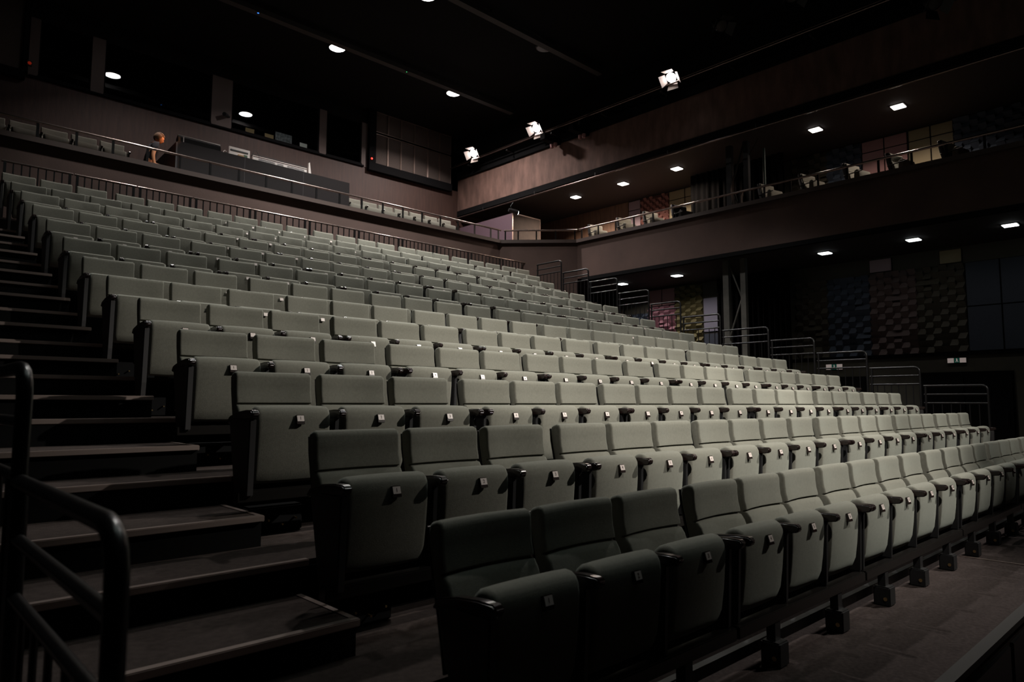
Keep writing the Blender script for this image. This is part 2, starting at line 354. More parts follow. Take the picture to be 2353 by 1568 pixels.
# right wall: acoustic panels
def flat_panel(y0, y1, z0, z1, mm, label, seam=None, cols=1, x=WALL_X):
    t = thing('wall_panel', label, 'wall panel', (x, (y0+y1)/2, z0)); h = z1-z0; hw = (y1-y0)/2
    zs = [0, seam-z0, h] if seam else [0, h]
    for a, b in zip(zs, zs[1:]):
        for c in range(cols):
            p0 = -hw + c*2*hw/cols; p1 = p0 + 2*hw/cols
            bx(-0.045, -0.002, p0+0.015, p1-0.015, a+0.012, b-0.012).build('board', M[mm], t, bevel=0.006)
    bx(-0.02, -0.001, -hw, hw, 0, h).build('backing', M['black'], t)
    return t
def tile_panel(y0, y1, z0, z1, mm, label, x=WALL_X-0.003, cw=0.17, ch=0.145, seed=1):
    rnd = random.Random(seed); mb = MB(); z = z0; i = 0
    nz = max(1, round((z1-z0)/ch)); ny = max(1, round((y1-y0)/cw)); dz = (z1-z0)/nz; dy = (y1-y0)/ny
    for i in range(nz):
        for j in range(ny):
            up_ = ((i+j) % 2 == 0) if rnd.random() > 0.12 else rnd.random() > 0.5
            a = 0.012; b = min(0.105, cw*0.55) + rnd.random()*0.02
            ya, yb, za, zb = y0+j*dy, y0+(j+1)*dy, z0+i*dz, z0+(i+1)*dz
            sk = 0.03 if up_ else -0.02
            lo, hi = (b, a) if up_ else (a, b)
            v = [mb.bm.verts.new(p) for p in ((x, ya, za), (x, yb, za), (x, yb, zb), (x, ya, zb), (x-lo, ya+sk*0.5, za+0.004), (x-lo, yb+sk*0.5, za+0.004), (x-hi, yb-sk*0.5, zb-0.004), (x-hi, ya-sk*0.5, zb-0.004))]
            for f in ((4, 5, 6, 7), (0, 1, 5, 4), (1, 2, 6, 5), (2, 3, 7, 6), (3, 0, 4, 7)): mb.bm.faces.new([v[k] for k in f])
    o = mb.build('acoustic_tile_panel', M[mm]); return tag(o, label, 'wall panel')
# upper gallery side wall
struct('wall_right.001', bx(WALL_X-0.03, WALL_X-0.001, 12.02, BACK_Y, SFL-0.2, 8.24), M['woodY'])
flat_panel(11.50, 12.0, 5.9, 8.22, 'lilac', 'lilac wall panels between slatted wood and red tiles on the upper gallery', 7.90)
tile_panel(10.40, 11.48, 5.9, 8.22, 't_red', 'brick red faceted tile wall between lilac and mustard panels on the gallery', cw=0.125, ch=0.11, seed=2)
flat_panel(9.2, 10.38, 5.9, 8.22, 'yellow', 'mustard wall panels beside the black gallery curtain', 7.92, 2)
tile_panel(5.35, 6.3, 5.9, 8.22, 't_dolive', 'dark olive faceted tiles behind the gallery seat by the green post', cw=0.17, ch=0.14, seed=3)
tile_panel(4.46, 5.35, 5.9, 8.22, 't_blue', 'blue faceted tile strip beside the pink gallery panels', cw=0.17, ch=0.14, seed=4)
flat_panel(3.36, 4.45, 5.9, 8.22, 'pink', 'pink wall panels on the upper gallery beside mustard ones', 7.92, 2)
flat_panel(2.35, 3.34, 5.9, 8.22, 'yellow', 'mustard wall panels between pink panels and blue tiles on the gallery', 7.93, 2)
tile_panel(-1.2, 2.34, 5.9, 8.22, 't_blue', 'wide blue faceted tile wall at the stage end of the gallery', cw=0.17, ch=0.14, seed=5)
# under the gallery
flat_panel(12.25, 13.9, 2.62, 4.6, 'brown', 'brown wall panels under the gallery at the top of the aisle')
tile_panel(11.25, 12.22, 2.62, 4.35, 't_blue', 'blue faceted tiles under the gallery beside pink tiles', seed=6, cw=0.2, ch=0.115)
tile_panel(10.22, 11.22, 2.62, 4.52, 't_pink', 'pink faceted tiles under the gallery between blue and olive tiles', seed=7, cw=0.2, ch=0.115)
flat_panel(10.22, 11.22, 4.54, 5.08, 'pink', 'pink board above the pink tiles under the gallery', None, 2)
tile_panel(9.25, 10.2, 2.62, 5.06, 't_olive', 'olive faceted tiles under the gallery beside the pale blue panel', seed=8, cw=0.2, ch=0.115)
flat_panel(8.70, 9.22, 3.56, 4.62, 'palebl', 'pale blue wall panel beside the steel truss column')
flat_panel(8.70, 9.22, 2.62, 3.52, 'bluep', 'deeper blue wall panel below the pale blue one')
tile_panel(5.46, 6.3, 2.62, 4.70, 't_dolive', 'dark olive faceted tiles beside the long black curtain under the gallery', seed=9)
tile_panel(4.40, 5.45, 2.62, 4.70, 't_blue', 'blue faceted tiles above the first exit sign from the stairs', seed=10)
tile_panel(3.32, 4.39, 2.62, 4.72, 't_mauve', 'dull mauve faceted tiles between blue and olive under the gallery', seed=11)
tile_panel(2.30, 3.31, 2.62, 4.72, 't_dolive', 'dark olive faceted tiles beside the flat blue panels', seed=12)
flat_panel(0.90, 2.28, 2.62, 4.72, 'bluep', 'flat dark blue wall panels beside the exit sign near the stage', 3.67, 2)
flat_panel(-1.2, 0.88, 2.62, 4.72, 'bluep', 'flat dark blue wall panels nearest the stage', 3.67, 2)
flat_panel(3.85, 4.39, 4.74, 5.08, 'lilac', 'pale board above the mauve tiles under the gallery')
flat_panel(2.32, 2.80, 4.74, 5.08, 'yellow', 'mustard board above the olive tiles under the gallery')
struct('trim_dado', bx(WALL_X-0.05, WALL_X-0.001, -4, 13.9, 2.54, 2.61), M['black'])
def door(k, y0, y1, z1, leaves):
    t = bpy.data.objects.new('door_%d' % k, None); COL.objects.link(t); t.location = (WALL_X, (y0+y1)/2, 0); t['kind'] = 'structure'; hw = (y1-y0)/2
    bx(-0.03, -0.001, -hw, hw, 0.0, z1).build('door_recess', M['black'], t)
    for c in range(leaves):
        p0 = -hw+c*2*hw/leaves
        l = bx(-0.06, -0.031, p0+0.04, p0+2*hw/leaves-0.04, 0.01, z1-0.06).build('door_leaf', M['riser'], t)
        MB().tube([(-0.10, p0+0.15, 0.95), (-0.10, p0+0.15, 1.25)], 0.012).build('door_handle', M['beam'], l)
door(1, 1.45, 3.33, 2.15, 2); door(2, 4.55, 5.75, 2.10, 1)
def exit_sign(y0, y1, z0, z1, label):
    t = thing('exit_sign', label, 'sign', (WALL_X-0.04, (y0+y1)/2, z0)); wd = y1-y0; h = z1-z0
    bx(-0.005, 0.039, -wd/2, wd/2, 0, h).build('housing', M['frame'], t)
    for a, b, mm in ((-wd/2, -wd*0.16, 'signw'), (-wd*0.14, wd*0.14, 'green'), (wd*0.16, wd/2, 'signw')):
        p = bx(-0.014, -0.005, a, b, 0.005, h-0.005).build('sign_panel', M[mm], t)
        if mm == 'green':                                       # running figure and doorway
            s = h*0.9; q = MB(); o0 = 0.06*h
            q.box(-0.017, -0.014, -0.012*1, 0.012, o0+s*0.74, o0+s*0.90)
            q.box(-0.017, -0.014, -0.016, 0.010, o0+s*0.42, o0+s*0.72, rot=(0.35, 0, 0)); q.box(-0.017, -0.014, -0.026, -0.014, o0+s*0.12, o0+s*0.45, rot=(-0.5, 0, 0)); q.box(-0.017, -0.014, 0.004, 0.016, o0+s*0.10, o0+s*0.45, rot=(0.6, 0, 0))
            q.build('pictogram', M['signw'], p)
exit_sign(5.15, 5.57, 2.29, 2.44, 'white and green exit sign on the dark wall, first from the curtain')
exit_sign(2.35, 2.73, 2.36, 2.48, 'white and green exit sign over the double door nearest the stage')

# curtains
def curtain(loc, wdt, h, label, folds=14, amp=0.06, seed=0):
    rnd = random.Random(seed); mb = MB(); n = folds*8; prev = None
    for i in range(n+1):
        y = -wdt/2 + wdt*i/n; x = amp*math.sin(2*math.pi*i/8)*(0.7+0.3*math.sin(i*0.37+seed)); x2 = x*0.6
        cur = [mb.bm.verts.new((x*(0.6+0.4*(1-k/4)), y, h*k/4)) for k in range(5)]
        if prev:
            for k in range(4): mb.bm.faces.new((prev[k], cur[k], cur[k+1], prev[k+1]))
        prev = cur
    o = mb.build('stage_curtain', M['curtain'], loc=loc, smooth=True); return tag(o, label, 'curtain')
curtain((16.75, 7.35, 0.0), 2.2, 5.05, 'long black curtain hanging under the gallery beside the steel column', 14)
curtain((16.45, 7.62, SFL), 2.9, 2.32, 'black curtain hanging on the upper gallery behind the truss column', 16, 0.07, 2)

# steel truss columns
def column(z0, z1, label, x=14.45, sm='steel'):
    t = thing('truss_column', label, 'column', (x, 6.60, z0)); h = z1-z0
    bx(-0.06, 0.06, -0.30, -0.16, 0, h).build('steel_post', M['steel' if sm == 'steel' else 'frame'], t, bevel=0.004); bx(-0.06, 0.06, 0.16, 0.32, 0, h).build('steel_post', M['steel' if sm == 'steel' else 'frame'], t, bevel=0.004)
    n = max(2, round(h/0.95)); s = -1
    for i in range(n):
        a = h*i/n; b = h*(i+1)/n
        MB().tube([(-0.03, 0.17*s, a+0.05), (-0.03, -0.17*s, b-0.05)], 0.024, 6).build('diagonal_brace', M['steel' if sm == 'steel' else 'frame'], t); s = -s
column(0.0, 5.02, 'steel truss column standing between aisle railings and black curtain')
column(SFL, 8.12, 'dark truss column standing on the upper gallery', 14.75, 'dark')
p = thing('green_pole', 'slim green pole standing behind a gallery seat near the black curtain', 'pole', (15.0, 6.02, SFL)); MB().tube([(0, 0, 0), (0, 0, 2.0)], 0.035).build('shaft', mat('pole_green', (0.03, 0.055, 0.045), 0.6), p); bx(-0.12, 0.12, -0.12, 0.12, 0, 0.03).build('base', M['frame'], p)
fl = thing('folded_screen', 'folded brown screen panels leaning behind the gallery handrail', 'screen', (14.62, 6.45, SFL))
MB().prism([(-0.20, 0.92), (-0.02, 1.35), (0.0, 1.05), (-0.14, 0.60)], 'y', 0.20, 0.215).build('screen_panel', M['brown'], fl); MB().prism([(-0.16, 0.62), (0.14, 1.05), (0.16, 0.0), (0.10, 0.0)], 'y', -0.02, 0.0).build('screen_panel', M['brown'], fl)
MB().tube([(0.0, 0.1, 1.3), (0.25, -0.35, 2.25)], 0.006).build('cord', M['beam'], fl)
# partition box in the gallery corner
pt = thing('partition_box', 'purple and brown partition with pale edges in the gallery corner', 'partition', (14.10, 14.42, GFL))
bx(0, 0.05, 0, 2.76, 0, 2.10).build('purple_side', M['purple'], pt); bx(0.05, 1.32, 0, 0.05, 0, 2.10).build('brown_side', M['brown'], pt)
MB().box(-0.006, 0.03, -0.012, 0.0, 0, 2.12).box(0.03, 1.34, -0.012, 0.0, 2.09, 2.125).box(1.31, 1.34, -0.012, 0.0, 0, 2.09).build('edge_trim', M['metal_edge'], pt)

# ------------------------------------------------------------------ railings
def bend(p0, p1, p2, n=6):
    p0, p1, p2 = map(Vector, (p0, p1, p2)); return [p0*(1-t)**2 + p1*2*t*(1-t) + p2*t*t for t in [k/n for k in range(n+1)]]
def aisle_rail(x, y, zt, ln, zb, label, group, r=0.021, nb=7):
    t = thing('aisle_guard_rail', label, 'railing', (x, y, zb), 0, group); h = zt-zb; R = 0.10
    MB().tube([(0, 0, 0.0), (0, 0, h*0.5), (0, 0, h-R)] + bend((0, 0, h-R), (0, 0, h), (0, R, h))[1:] + [(0, ln*0.5, h), (0, ln, h)], r, 12).build('top_rail', M['rail'], t, True)
    MB().tube([(0, ln-0.03, -0.05), (0, ln-0.03, h)], r, 12).build('rear_post', M['rail'], t, True)
    for d in (0.155, 0.31): MB().tube([(0, 0, h-d), (0, ln, h-d)], r*0.8, 10).build('lower_rail', M['rail'], t, True)
    for k in range(1, nb): MB().tube([(0, ln*k/nb, 0.0), (0, ln*k/nb, h-0.31)], 0.009, 6).build('baluster', M['rail'], t, True)
    return t
aisle_rail(-1.23, -0.72, 1.17, 1.0, 0.0, 'black tube guard rail with curved end at the foot of the stairs', 'guard rails by the stairs', nb=6)
aisle_rail(-1.23, 0.28, 1.49, 1.0, 0.306, 'black tube guard rail one step up from the foot of the stairs', 'guard rails by the stairs', nb=6)
aisle_rail(-1.23, 1.26, 1.80, 1.0, 0.62, 'black tube guard rail two steps up from the foot of the stairs', 'guard rails by the stairs', nb=6)
RR = [(0.95, 1.72), (1.99, 2.07), (2.90, 2.41), (3.90, 2.73), (4.87, 3.03), (6.0, 3.42), (7.03, 3.82), (7.93, 4.20), (8.90, 4.62), (9.87, 5.0), (10.85, 5.37)]
for i, (y, zt) in enumerate(RR):
    aisle_rail(12.60, y, zt, (RR[i+1][0] if i+1 < len(RR) else 11.85)-y-0.05, Z[i+2]-0.02, 'black tube guard rail stepping down the far aisle, %s from the front' % ORD[i], 'guard rails along the far aisle', nb=7)
# guard rail behind the top row
GX = [-1.1, 0.08, 1.18, 2.25, 3.31, 4.56, 5.85, 7.15, 8.43, 9.53, 10.75, 11.95, 13.1]
for i, (a, b) in enumerate(zip(GX, GX[1:])):
    ln = b-a-0.02
    t = thing('rear_guard_rail', 'dark bar railing behind the top row, %s section from the stair side' % ORD[i], 'railing', (a, 12.60, 4.29), 0, 'railing sections behind the top row')
    MB().tube([(0, 0, 1.30), (ln, 0, 1.30)], 0.021, 10).build('top_rail', M['handrail'], t, True)
    bx(0, ln, -0.012, 0.012, 0.10, 0.14).build('bottom_rail', M['rail'], t)
    for x in (0.05, ln-0.05): bx(x-0.02, x+0.02, -0.02, 0.02, 0, 1.29).build('post', M['rail'], t)
    for k in range(1, 8): x = 0.05+(ln-0.1)*k/8; bx(x-0.010, x+0.010, -0.010, 0.010, 0.14, 1.285).build('baluster', M['rail'], t)
# gallery handrails
def gallery_rail(pts, posts, label):
    base = Vector((pts[0][0], pts[0][1], LEDGE)); t = thing('gallery_handrail', label, 'railing', base)
    MB().tube([Vector((x, y, 6.60))-base for x, y in pts], 0.026, 12).build('handrail', M['handrail'], t, True)
    d = (Vector(pts[1])-Vector(pts[0])).normalized(); a = math.atan2(d.y, d.x)
    for x, y in posts:
        o = bx(-0.022, 0.022, -0.012, 0.012, 0, 0.305).build('post', M['rail'], t, loc=Vector((x, y, LEDGE))-base); o.rotation_euler = (0, 0, a)
gallery_rail([(-3.3, 13.13), (12.40, 13.13)], [(-2.5+0.63*k, 13.13) for k in range(24)] + [(12.30, 13.13)], 'long dark handrail with a shiny top along the rear gallery edge')
gallery_rail([(12.50, 13.10), (14.03, 11.50)], [(12.53, 13.07), (12.80, 12.79), (13.18, 12.39), (13.58, 11.97), (13.98, 11.55)], 'short handrail across the slanted gallery corner')
gallery_rail([(14.03, 11.42), (14.03, -2.0)], [(14.03, 11.32-0.64*k) for k in range(21)], 'long dark handrail running along the side gallery edge')

# ------------------------------------------------------------------ steps of the stairs
for r in range(1, 11):
    zt = (Z[r]+Z[r+1])/2; y0 = Y[r]-0.39; y1 = Y[r+1]-0.835
    t = thing('stair_step', 'black carpeted stair step with metal nosing, %s up from the floor' % ORD[r-1], 'step', (XL+0.04, y0, Z[r]), 0, 'steps of the stairs')
    wd = 0.06-(XL+0.04); h = zt-Z[r]
    bx(0, wd, 0.02, y1-y0, 0, h-0.03).build('riser', M['riser'], t); bx(0, wd-0.015, 0.03, y1-y0, h-0.03, h).build('tread', M['tier'], t)
    MB().box(0, wd+0.005, -0.008, 0.034, h-0.030, h+0.003).build('nosing', M['nosing'], t, bevel=0.004)
    bx(wd-0.03, wd+0.004, 0.034, y1-y0, h-0.02, h+0.003).build('side_edging', M['nosing'], t, bevel=0.003)
for r in range(1, 12):
    o = bx(0, 1.32, -0.010, 0.030, -0.028, 0.004).build('stair_nosing', M['nosing'], bevel=0.004, loc=(XL+0.04, Y[r]-0.83, Z[r])); tag(o, 'metal nosing on the edge of a seating tier at the stairs, %s tier up' % ORD[r-1], 'nosing', 'nosings of the seating tiers')

# ------------------------------------------------------------------ theatre seats
BACK = [(0.056, 0.940), (0.020, 0.951), (-0.004, 0.942), (-0.013, 0.918), (-0.014, 0.87), (-0.019, 0.82), (-0.028, 0.785), (-0.030, 0.768), (-0.012, 0.763), (-0.012, 0.757), (-0.036, 0.752),
        (-0.055, 0.725), (-0.080, 0.66), (-0.105, 0.58), (-0.120, 0.50), (-0.118, 0.44), (-0.095, 0.42), (-0.03, 0.42), (-0.012, 0.50), (0.014, 0.62), (0.044, 0.74), (0.066, 0.84), (0.074, 0.90), (0.070, 0.928)]
SHELL = [(0.080, 0.92), (0.073, 0.84), (0.051, 0.74), (0.021, 0.62), (-0.005, 0.50), (-0.023, 0.40), (-0.011, 0.40), (0.007, 0.50), (0.033, 0.62), (0.063, 0.74), (0.085, 0.84), (0.092, 0.92)]
PAN = [(-0.245, 0.333), (-0.268, 0.388), (-0.282, 0.488), (-0.291, 0.588), (-0.294, 0.668), (-0.29, 0.703), (-0.276, 0.73), (-0.253, 0.745), (-0.225, 0.748), (-0.195, 0.738), (-0.172, 0.716), (-0.16, 0.678), (-0.16, 0.588), (-0.162, 0.488), (-0.16, 0.388), (-0.17, 0.333), (-0.2, 0.318), (-0.23, 0.318)]
ME = {}
ME['backrest'] = MB().sweep(BACK, 0.238, 0.016, 4, 0.0, 0.026).mesh('backrest', M['fabric'], True)
ME['back_shell'] = MB().sweep(SHELL, 0.230, 0.006, 2, 0.0, 0.020).mesh('back_shell', M['shell'], True)
ME['seat_pan'] = MB().sweep(PAN, 0.226, 0.026, 5, 0.004).mesh('seat_pan', M['fabric'], True)
ME['backrest_far'] = MB().sweep([BACK[i] for i in (0, 1, 2, 3, 5, 7, 8, 9, 10, 12, 14, 15, 17, 19, 21, 22)], 0.238, 0.016, 3, 0.0, 0.026).mesh('backrest', M['fabric'], True)
ME['seat_pan_far'] = MB().sweep([PAN[i] for i in (0, 1, 3, 4, 6, 8, 10, 12, 14, 16)], 0.226, 0.030, 3).mesh('seat_pan', M['fabric'], True)
arm = MB().prism([(-0.362, 0.718), (-0.366, 0.706), (-0.352, 0.682), (-0.29, 0.674), (-0.12, 0.670), (-0.03, 0.645), (-0.02, 0.658), (-0.05, 0.690), (-0.16, 0.716), (-0.27, 0.727), (-0.345, 0.727)], 'x', -0.022, 0.022)
ME['armrest'] = arm.mesh('armrest', M['arm'], True, 0.008, 3)
ME['side_panel'] = MB().prism([(-0.290, 0.68), (-0.275, 0.29), (-0.185, 0.29), (-0.09, 0.68)], 'x', -0.016, 0.016).mesh('side_panel', M['frame'], False, 0.005, 2)
ME['side_panel_far'] = MB().prism([(-0.290, 0.68), (-0.275, 0.29), (-0.28, 0.0), (-0.22, 0.0), (-0.185, 0.29), (-0.09, 0.68)], 'x', -0.016, 0.016).mesh('side_panel', M['frame'])
ME['end_panel'] = MB().prism([(-0.335, 0.68), (-0.320, 0.26), (-0.155, 0.26), (-0.05, 0.68)], 'x', -0.020, 0.020).mesh('side_panel', mat('end_panel', (0.030, 0.028, 0.029), 0.5), False, 0.006, 2)
ME['end_panel_far'] = MB().prism([(-0.335, 0.68), (-0.320, 0.26), (-0.29, 0.0), (-0.22, 0.0), (-0.155, 0.26), (-0.05, 0.68)], 'x', -0.020, 0.020).mesh('side_panel', bpy.data.materials['end_panel'], False, 0.006, 2)
pl = MB().box(-0.021, 0.021, -0.004, 0.004, -0.017, 0.017)
ME['number_plate'] = pl.mesh('number_plate', M['plate'], False)
ME['plate_holder'] = MB().box(-0.024, 0.024, -0.002, 0.016, -0.032, 0.021).mesh('plate_holder', M['arm'])
ME['hinge'] = MB().tube([(-0.25, -0.19, 0.35), (0.25, -0.19, 0.35)], 0.014, 8).mesh('hinge_bar', M['beam'], True)
NUM = {}
def numtext(n):
    if n not in NUM:
        c = bpy.data.curves.new('number', 'FONT'); c.body = str(n); c.size = 0.026; c.align_x = 'CENTER'; c.align_y = 'CENTER'; c.extrude = 0.0004; c.materials.append(M['digit'])
        to = bpy.data.objects.new('number', c); NUM[n] = bpy.data.meshes.new_from_object(to); NUM[n].name = 'number'; bpy.data.objects.remove(to)
    return NUM[n]
def seat(x, y, z, label, group, left=False, right=True, near=True, end=None, rotz=0.0, fabric=None, number=None, plate=True, beam=False):
    t = thing('theatre_seat', label, 'seat', (x, y, z), rotz, group)
    a = inst('backrest', ME['backrest' if near else 'backrest_far'], t); p = inst('seat_pan', ME['seat_pan' if near else 'seat_pan_far'], t)
    if fabric:
        for o in (a, p):
            o.material_slots[0].link = 'OBJECT'; o.material_slots[0].material = fabric
    if near: inst('back_shell', ME['back_shell'], t); inst('hinge_bar', ME['hinge'], t)
    for sx, on in ((-1, left), (1, right)):
        if on:
            inst('armrest', ME['armrest'], t, (sx*0.266, 0, 0)); inst('side_panel', ME[('end_panel' if beam else 'end_panel_far') if end == sx else 'side_panel' if beam else 'side_panel_far'], t, (sx*0.266, 0, 0))
    if plate:
        q = inst('number_plate', ME['number_plate'], t, (0.02, -0.310, 0.677), (-0.30, 0, 0))
        if near: inst('plate_holder', ME['plate_holder'], q)
        if number:
            inst('number', numtext(number), q, (0, -0.0046, 0), (math.pi/2, 0, 0))
    return t
first = []
k = 0
for u in UNIT: first.append(k); k += u
ROWN = ['front row'] + ['%s row' % o for o in ORD[1:12]] + ['top row']
for r in range(13):
    xs = list(L)
    if r == 11: xs = xs + [11.40]
    if r == 12: xs = xs + [11.47, 12.02]
    n = len(xs)
    for s, lx in enumerate(xs):
        lab = 'grey green theatre seat, %s from the stairs in the %s%s' % (ORD[s], ROWN[r], '' if r in (0, 12) else ' up from the front')
        gap_after = s+1 == n or (s+1) in first or s+1 == 20
        seat(lx+0.277, Y[r], Z[r], lab, 'seats of the %s' % ROWN[r], left=(s in first or (s == 20 and r == 12)), right=True, near=r < 5, end=-1 if s == 0 else (1 if s == n-1 else None), number=s+1 if r < 4 else None, plate=True, beam=r < 4)

# seat beams under the lower rows, feet under the front one
for r in range(4):
    t = thing('seat_beam', 'dark steel beam carrying the seats of the %s' % ROWN[r], 'beam', (0, Y[r], Z[r]), 0, 'beams under the seats')
    segs = [(-0.05, 1.66), (1.68, 3.34), (3.36, 5.62), (5.64, 7.93), (7.95, 9.61), (9.63, 11.40)]
    for a, b in segs:
        bx(a, b, -0.300, -0.235, 0.225, 0.288).build('beam_section', M['beam'], t, bevel=0.006)
        if r == 0:
            n = 2 if b-a < 2 else 3
            for i in range(n):
                fx = a+(b-a)*(i+0.5)/n
                f = bx(fx-0.03, fx+0.03, -0.295, -0.245, 0.10, 0.225).build('leg', M['frame'], t)
                MB().box(fx-0.055, fx+0.055, -0.33, -0.22, 0.0, 0.13).build('foot', M['frame'], f, bevel=0.008)
                MB().tube([(fx-0.062, -0.30, 0.05), (fx-0.055, -0.30, 0.05)], 0.013, 10).build('wheel_cap', M['glint'], f, True)
    if r == 0: MB().box(-0.05, 11.4, -0.20, -0.16, 0.06, 0.12).build('lower_beam', M['frame'], t)
# fold-down mechanisms seen under the aisle seats
for r in range(1, 6):
    t = thing('seat_mechanism', 'black folding mechanism under the aisle seat of the %s' % ROWN[r], 'mechanism', (0.12, Y[r]-0.05, Z[r]), 0, 'mechanisms under the aisle seats')
    MB().box(0, 0.34, 0, 0.10, 0.0, 0.16).build('housing', M['black'], t, bevel=0.01)
    for q in range(4): MB().tube([(0.03+0.085*q, -0.03, 0.05+0.03*(q % 2)), (0.03+0.085*q, 0.0, 0.05+0.03*(q % 2))], 0.006, 8).build('fitting', M['glint'], t, True)

# gallery seats
R1 = [-0.10+0.545*i for i in range(6)]; R1b = [7.63+0.545*i for i in range(7)]
for grp, xs, nm in (('front gallery row by the control desk', R1, 'stair side'), ('front gallery row beside the purple partition', R1b, 'far side')):
    for i, lx in enumerate(xs):
        seat(lx+0.25, 13.88, GFL-0.02, 'pale gallery seat, %s of the front gallery row on the %s of the desk' % (ORD[i], nm), grp, left=i == 0, near=False, plate=False)
R2 = [-0.68+0.545*i for i in range(6)]; R2b = [7.55+0.545*i for i in range(8)]
for grp, xs, nm in (('back gallery row by the control desk', R2, 'stair side'), ('back gallery row beside the purple partition', R2b, 'far side')):
    for i, lx in enumerate(xs):
        seat(lx+0.25, 14.88, 6.17, 'gallery seat, %s of the raised back gallery row on the %s of the desk' % (ORD[i], nm), grp, left=i == 0, near=False, plate=False)
WS = [(0.100, 0.955), (0.092, 0.84), (0.070, 0.72), (0.040, 0.60), (0.012, 0.48), (0.0, 0.36), (-0.06, 0.36), (-0.075, 0.48), (-0.045, 0.60), (-0.010, 0.74), (0.012, 0.84), (0.022, 0.955)]
ME['wide_shell'] = MB().sweep(WS, 0.262, 0.012, 2, 0.0).mesh('back_shell', M['shell'], True)
ME['bar_arm'] = MB().tube([(0, -0.40, 0.66), (0, -0.05, 0.655), (0, 0.04, 0.65)], 0.013, 8).mesh('armrest', M['shell'], True)
ME['pedestal'] = MB().box(-0.20, 0.20, -0.24, -0.06, 0.0, 0.04).box(-0.05, 0.05, -0.20, -0.08, 0.04, 0.37).mesh('pedestal', M['frame'])
for i, (y, dk) in enumerate(((11.40, 0), (10.30, 0), (9.35, 0), (8.40, 1), (5.86, 0), (4.82, 0), (3.80, 0), (2.88, 0), (1.86, 0))):
    t = thing('gallery_chair', ('black covered chair on the side gallery before the mustard panels' if dk else 'single green chair behind the side gallery handrail, %s from the slanted corner' % ORD[i]), 'chair', (14.80, y, SFL), math.radians(-14), 'single chairs on the side gallery')
    for nm, k in (('backrest', 'backrest_far'), ('seat_pan', 'seat_pan_far')):
        o = inst(nm, ME[k], t)
        if dk: o.material_slots[0].link = 'OBJECT'; o.material_slots[0].material = M['fabric_dark']
    inst('back_shell', ME['wide_shell'], t); inst('pedestal', ME['pedestal'], t)
    for sx in (-1, 1): inst('armrest', ME['bar_arm'], t, (sx*0.275, 0, 0))

# ------------------------------------------------------------------ control desk, equipment and operator
dk = thing('control_desk', 'long dark control desk standing on the rear gallery', 'desk', (3.35, 14.0, GFL))
bx(0.03, 4.37, 0, 0.04, 0, 1.60).build('front_panel', M['desk'], dk)
MB().prism([(0.0, 0), (0.0, 1.57), (1.70, 1.45), (1.70, 0.7), (1.70, 0)], 'x', 0.0, 0.03).build('side_cheek', M['desk_side'], dk)
bx(0.03, 4.37, 0.04, 0.30, 1.28, 1.32).build('desktop', M['desk'], dk)
for x in (1.55, 3.05): bx(x, x+0.008, -0.002, 0.0, 0.1, 1.60).build('panel_joint', M['desk_side'], dk)
hd = thing('lighting_console', 'black console with shiny top edge standing at the end of the control desk', 'console', (3.42, 14.08, GFL+1.32))
MB().prism([(0.0, 0.22), (0.02, 0.42), (0.10, 0.47), (0.18, 0.40), (0.18, 0.0), (0.0, 0.0)], 'x', 0.0, 0.95).build('body', M['black'], hd, bevel=0.01)
bx(0.0, 0.95, 0.07, 0.13, 0.465, 0.485).build('top_edge', M['white'], hd); bx(0.10, 0.115, -0.008, 0.0, 0.22, 0.44).build('strap', M['white'], hd)
gn = thing('gooseneck_lamp', 'thin bent gooseneck lamp beside the lighting console', 'lamp', (4.42, 14.14, GFL+1.32))
MB().tube(bend((0, 0, 0), (0.0, 0, 0.5), (0.10, 0.0, 0.34), 8), 0.008, 6).build('neck', M['white'], gn); MB().tube([(0.10, 0, 0.36), (0.11, 0, 0.28)], [0.012, 0.02], 8).build('head', M['frame'], gn)
lt = thing('control_monitor', 'white panel with a black slot standing on the control desk', 'monitor', (4.56, 14.10, GFL+1.32))
bx(0, 0.50, 0, 0.03, 0.0, 0.50).build('screen', M['white'], lt, bevel=0.006); bx(0.03, 0.45, -0.012, 0.0, 0.40, 0.435).build('slot', M['shell'], lt); bx(0.20, 0.34, -0.05, 0.0, 0.22, 0.33).build('notes', M['card'], lt); bx(0.34, 0.42, -0.05, 0.0, 0.22, 0.35).build('folder', mat('folder_green', (0.06, 0.12, 0.06), 0.6), lt)
mxr = thing('mixing_desk', 'long white mixing desk on the control desk with upright end cheek', 'mixer', (5.10, 14.12, GFL+1.32))
bx(0.05, 1.45, 0, 0.05, 0.0, 0.44).build('rear_panel', M['white'], mxr); bx(0.05, 1.45, -0.01, 0.14, 0.44, 0.455).build('meter_bridge', M['shell'], mxr); bx(0.03, 1.46, -0.015, 0.0, 0.405, 0.418).build('trim_strip', M['plate'], mxr)
for a, b in ((0.18, 0.60), (0.66, 0.82), (0.92, 1.38)):
    vt = MB()
    for q in range(4): vt.box(a, b, -0.006, 0.0, 0.30+0.022*q, 0.308+0.022*q)
    vt.build('vent', M['photo'], mxr)
MB().prism([(0.0, 0.0), (0.0, 0.58), (0.03, 0.60), (0.12, 0.0)], 'y', 0.0, 0.05).build('end_cheek', M['white'], mxr, loc=(1.49, -0.02, 0.0))
MB().tube(bend((0.0, 0.0, 0.38), (0.10, 0, 0.72), (0.20, 0, 0.40), 8), 0.007, 6).build('cable', M['shell'], mxr)

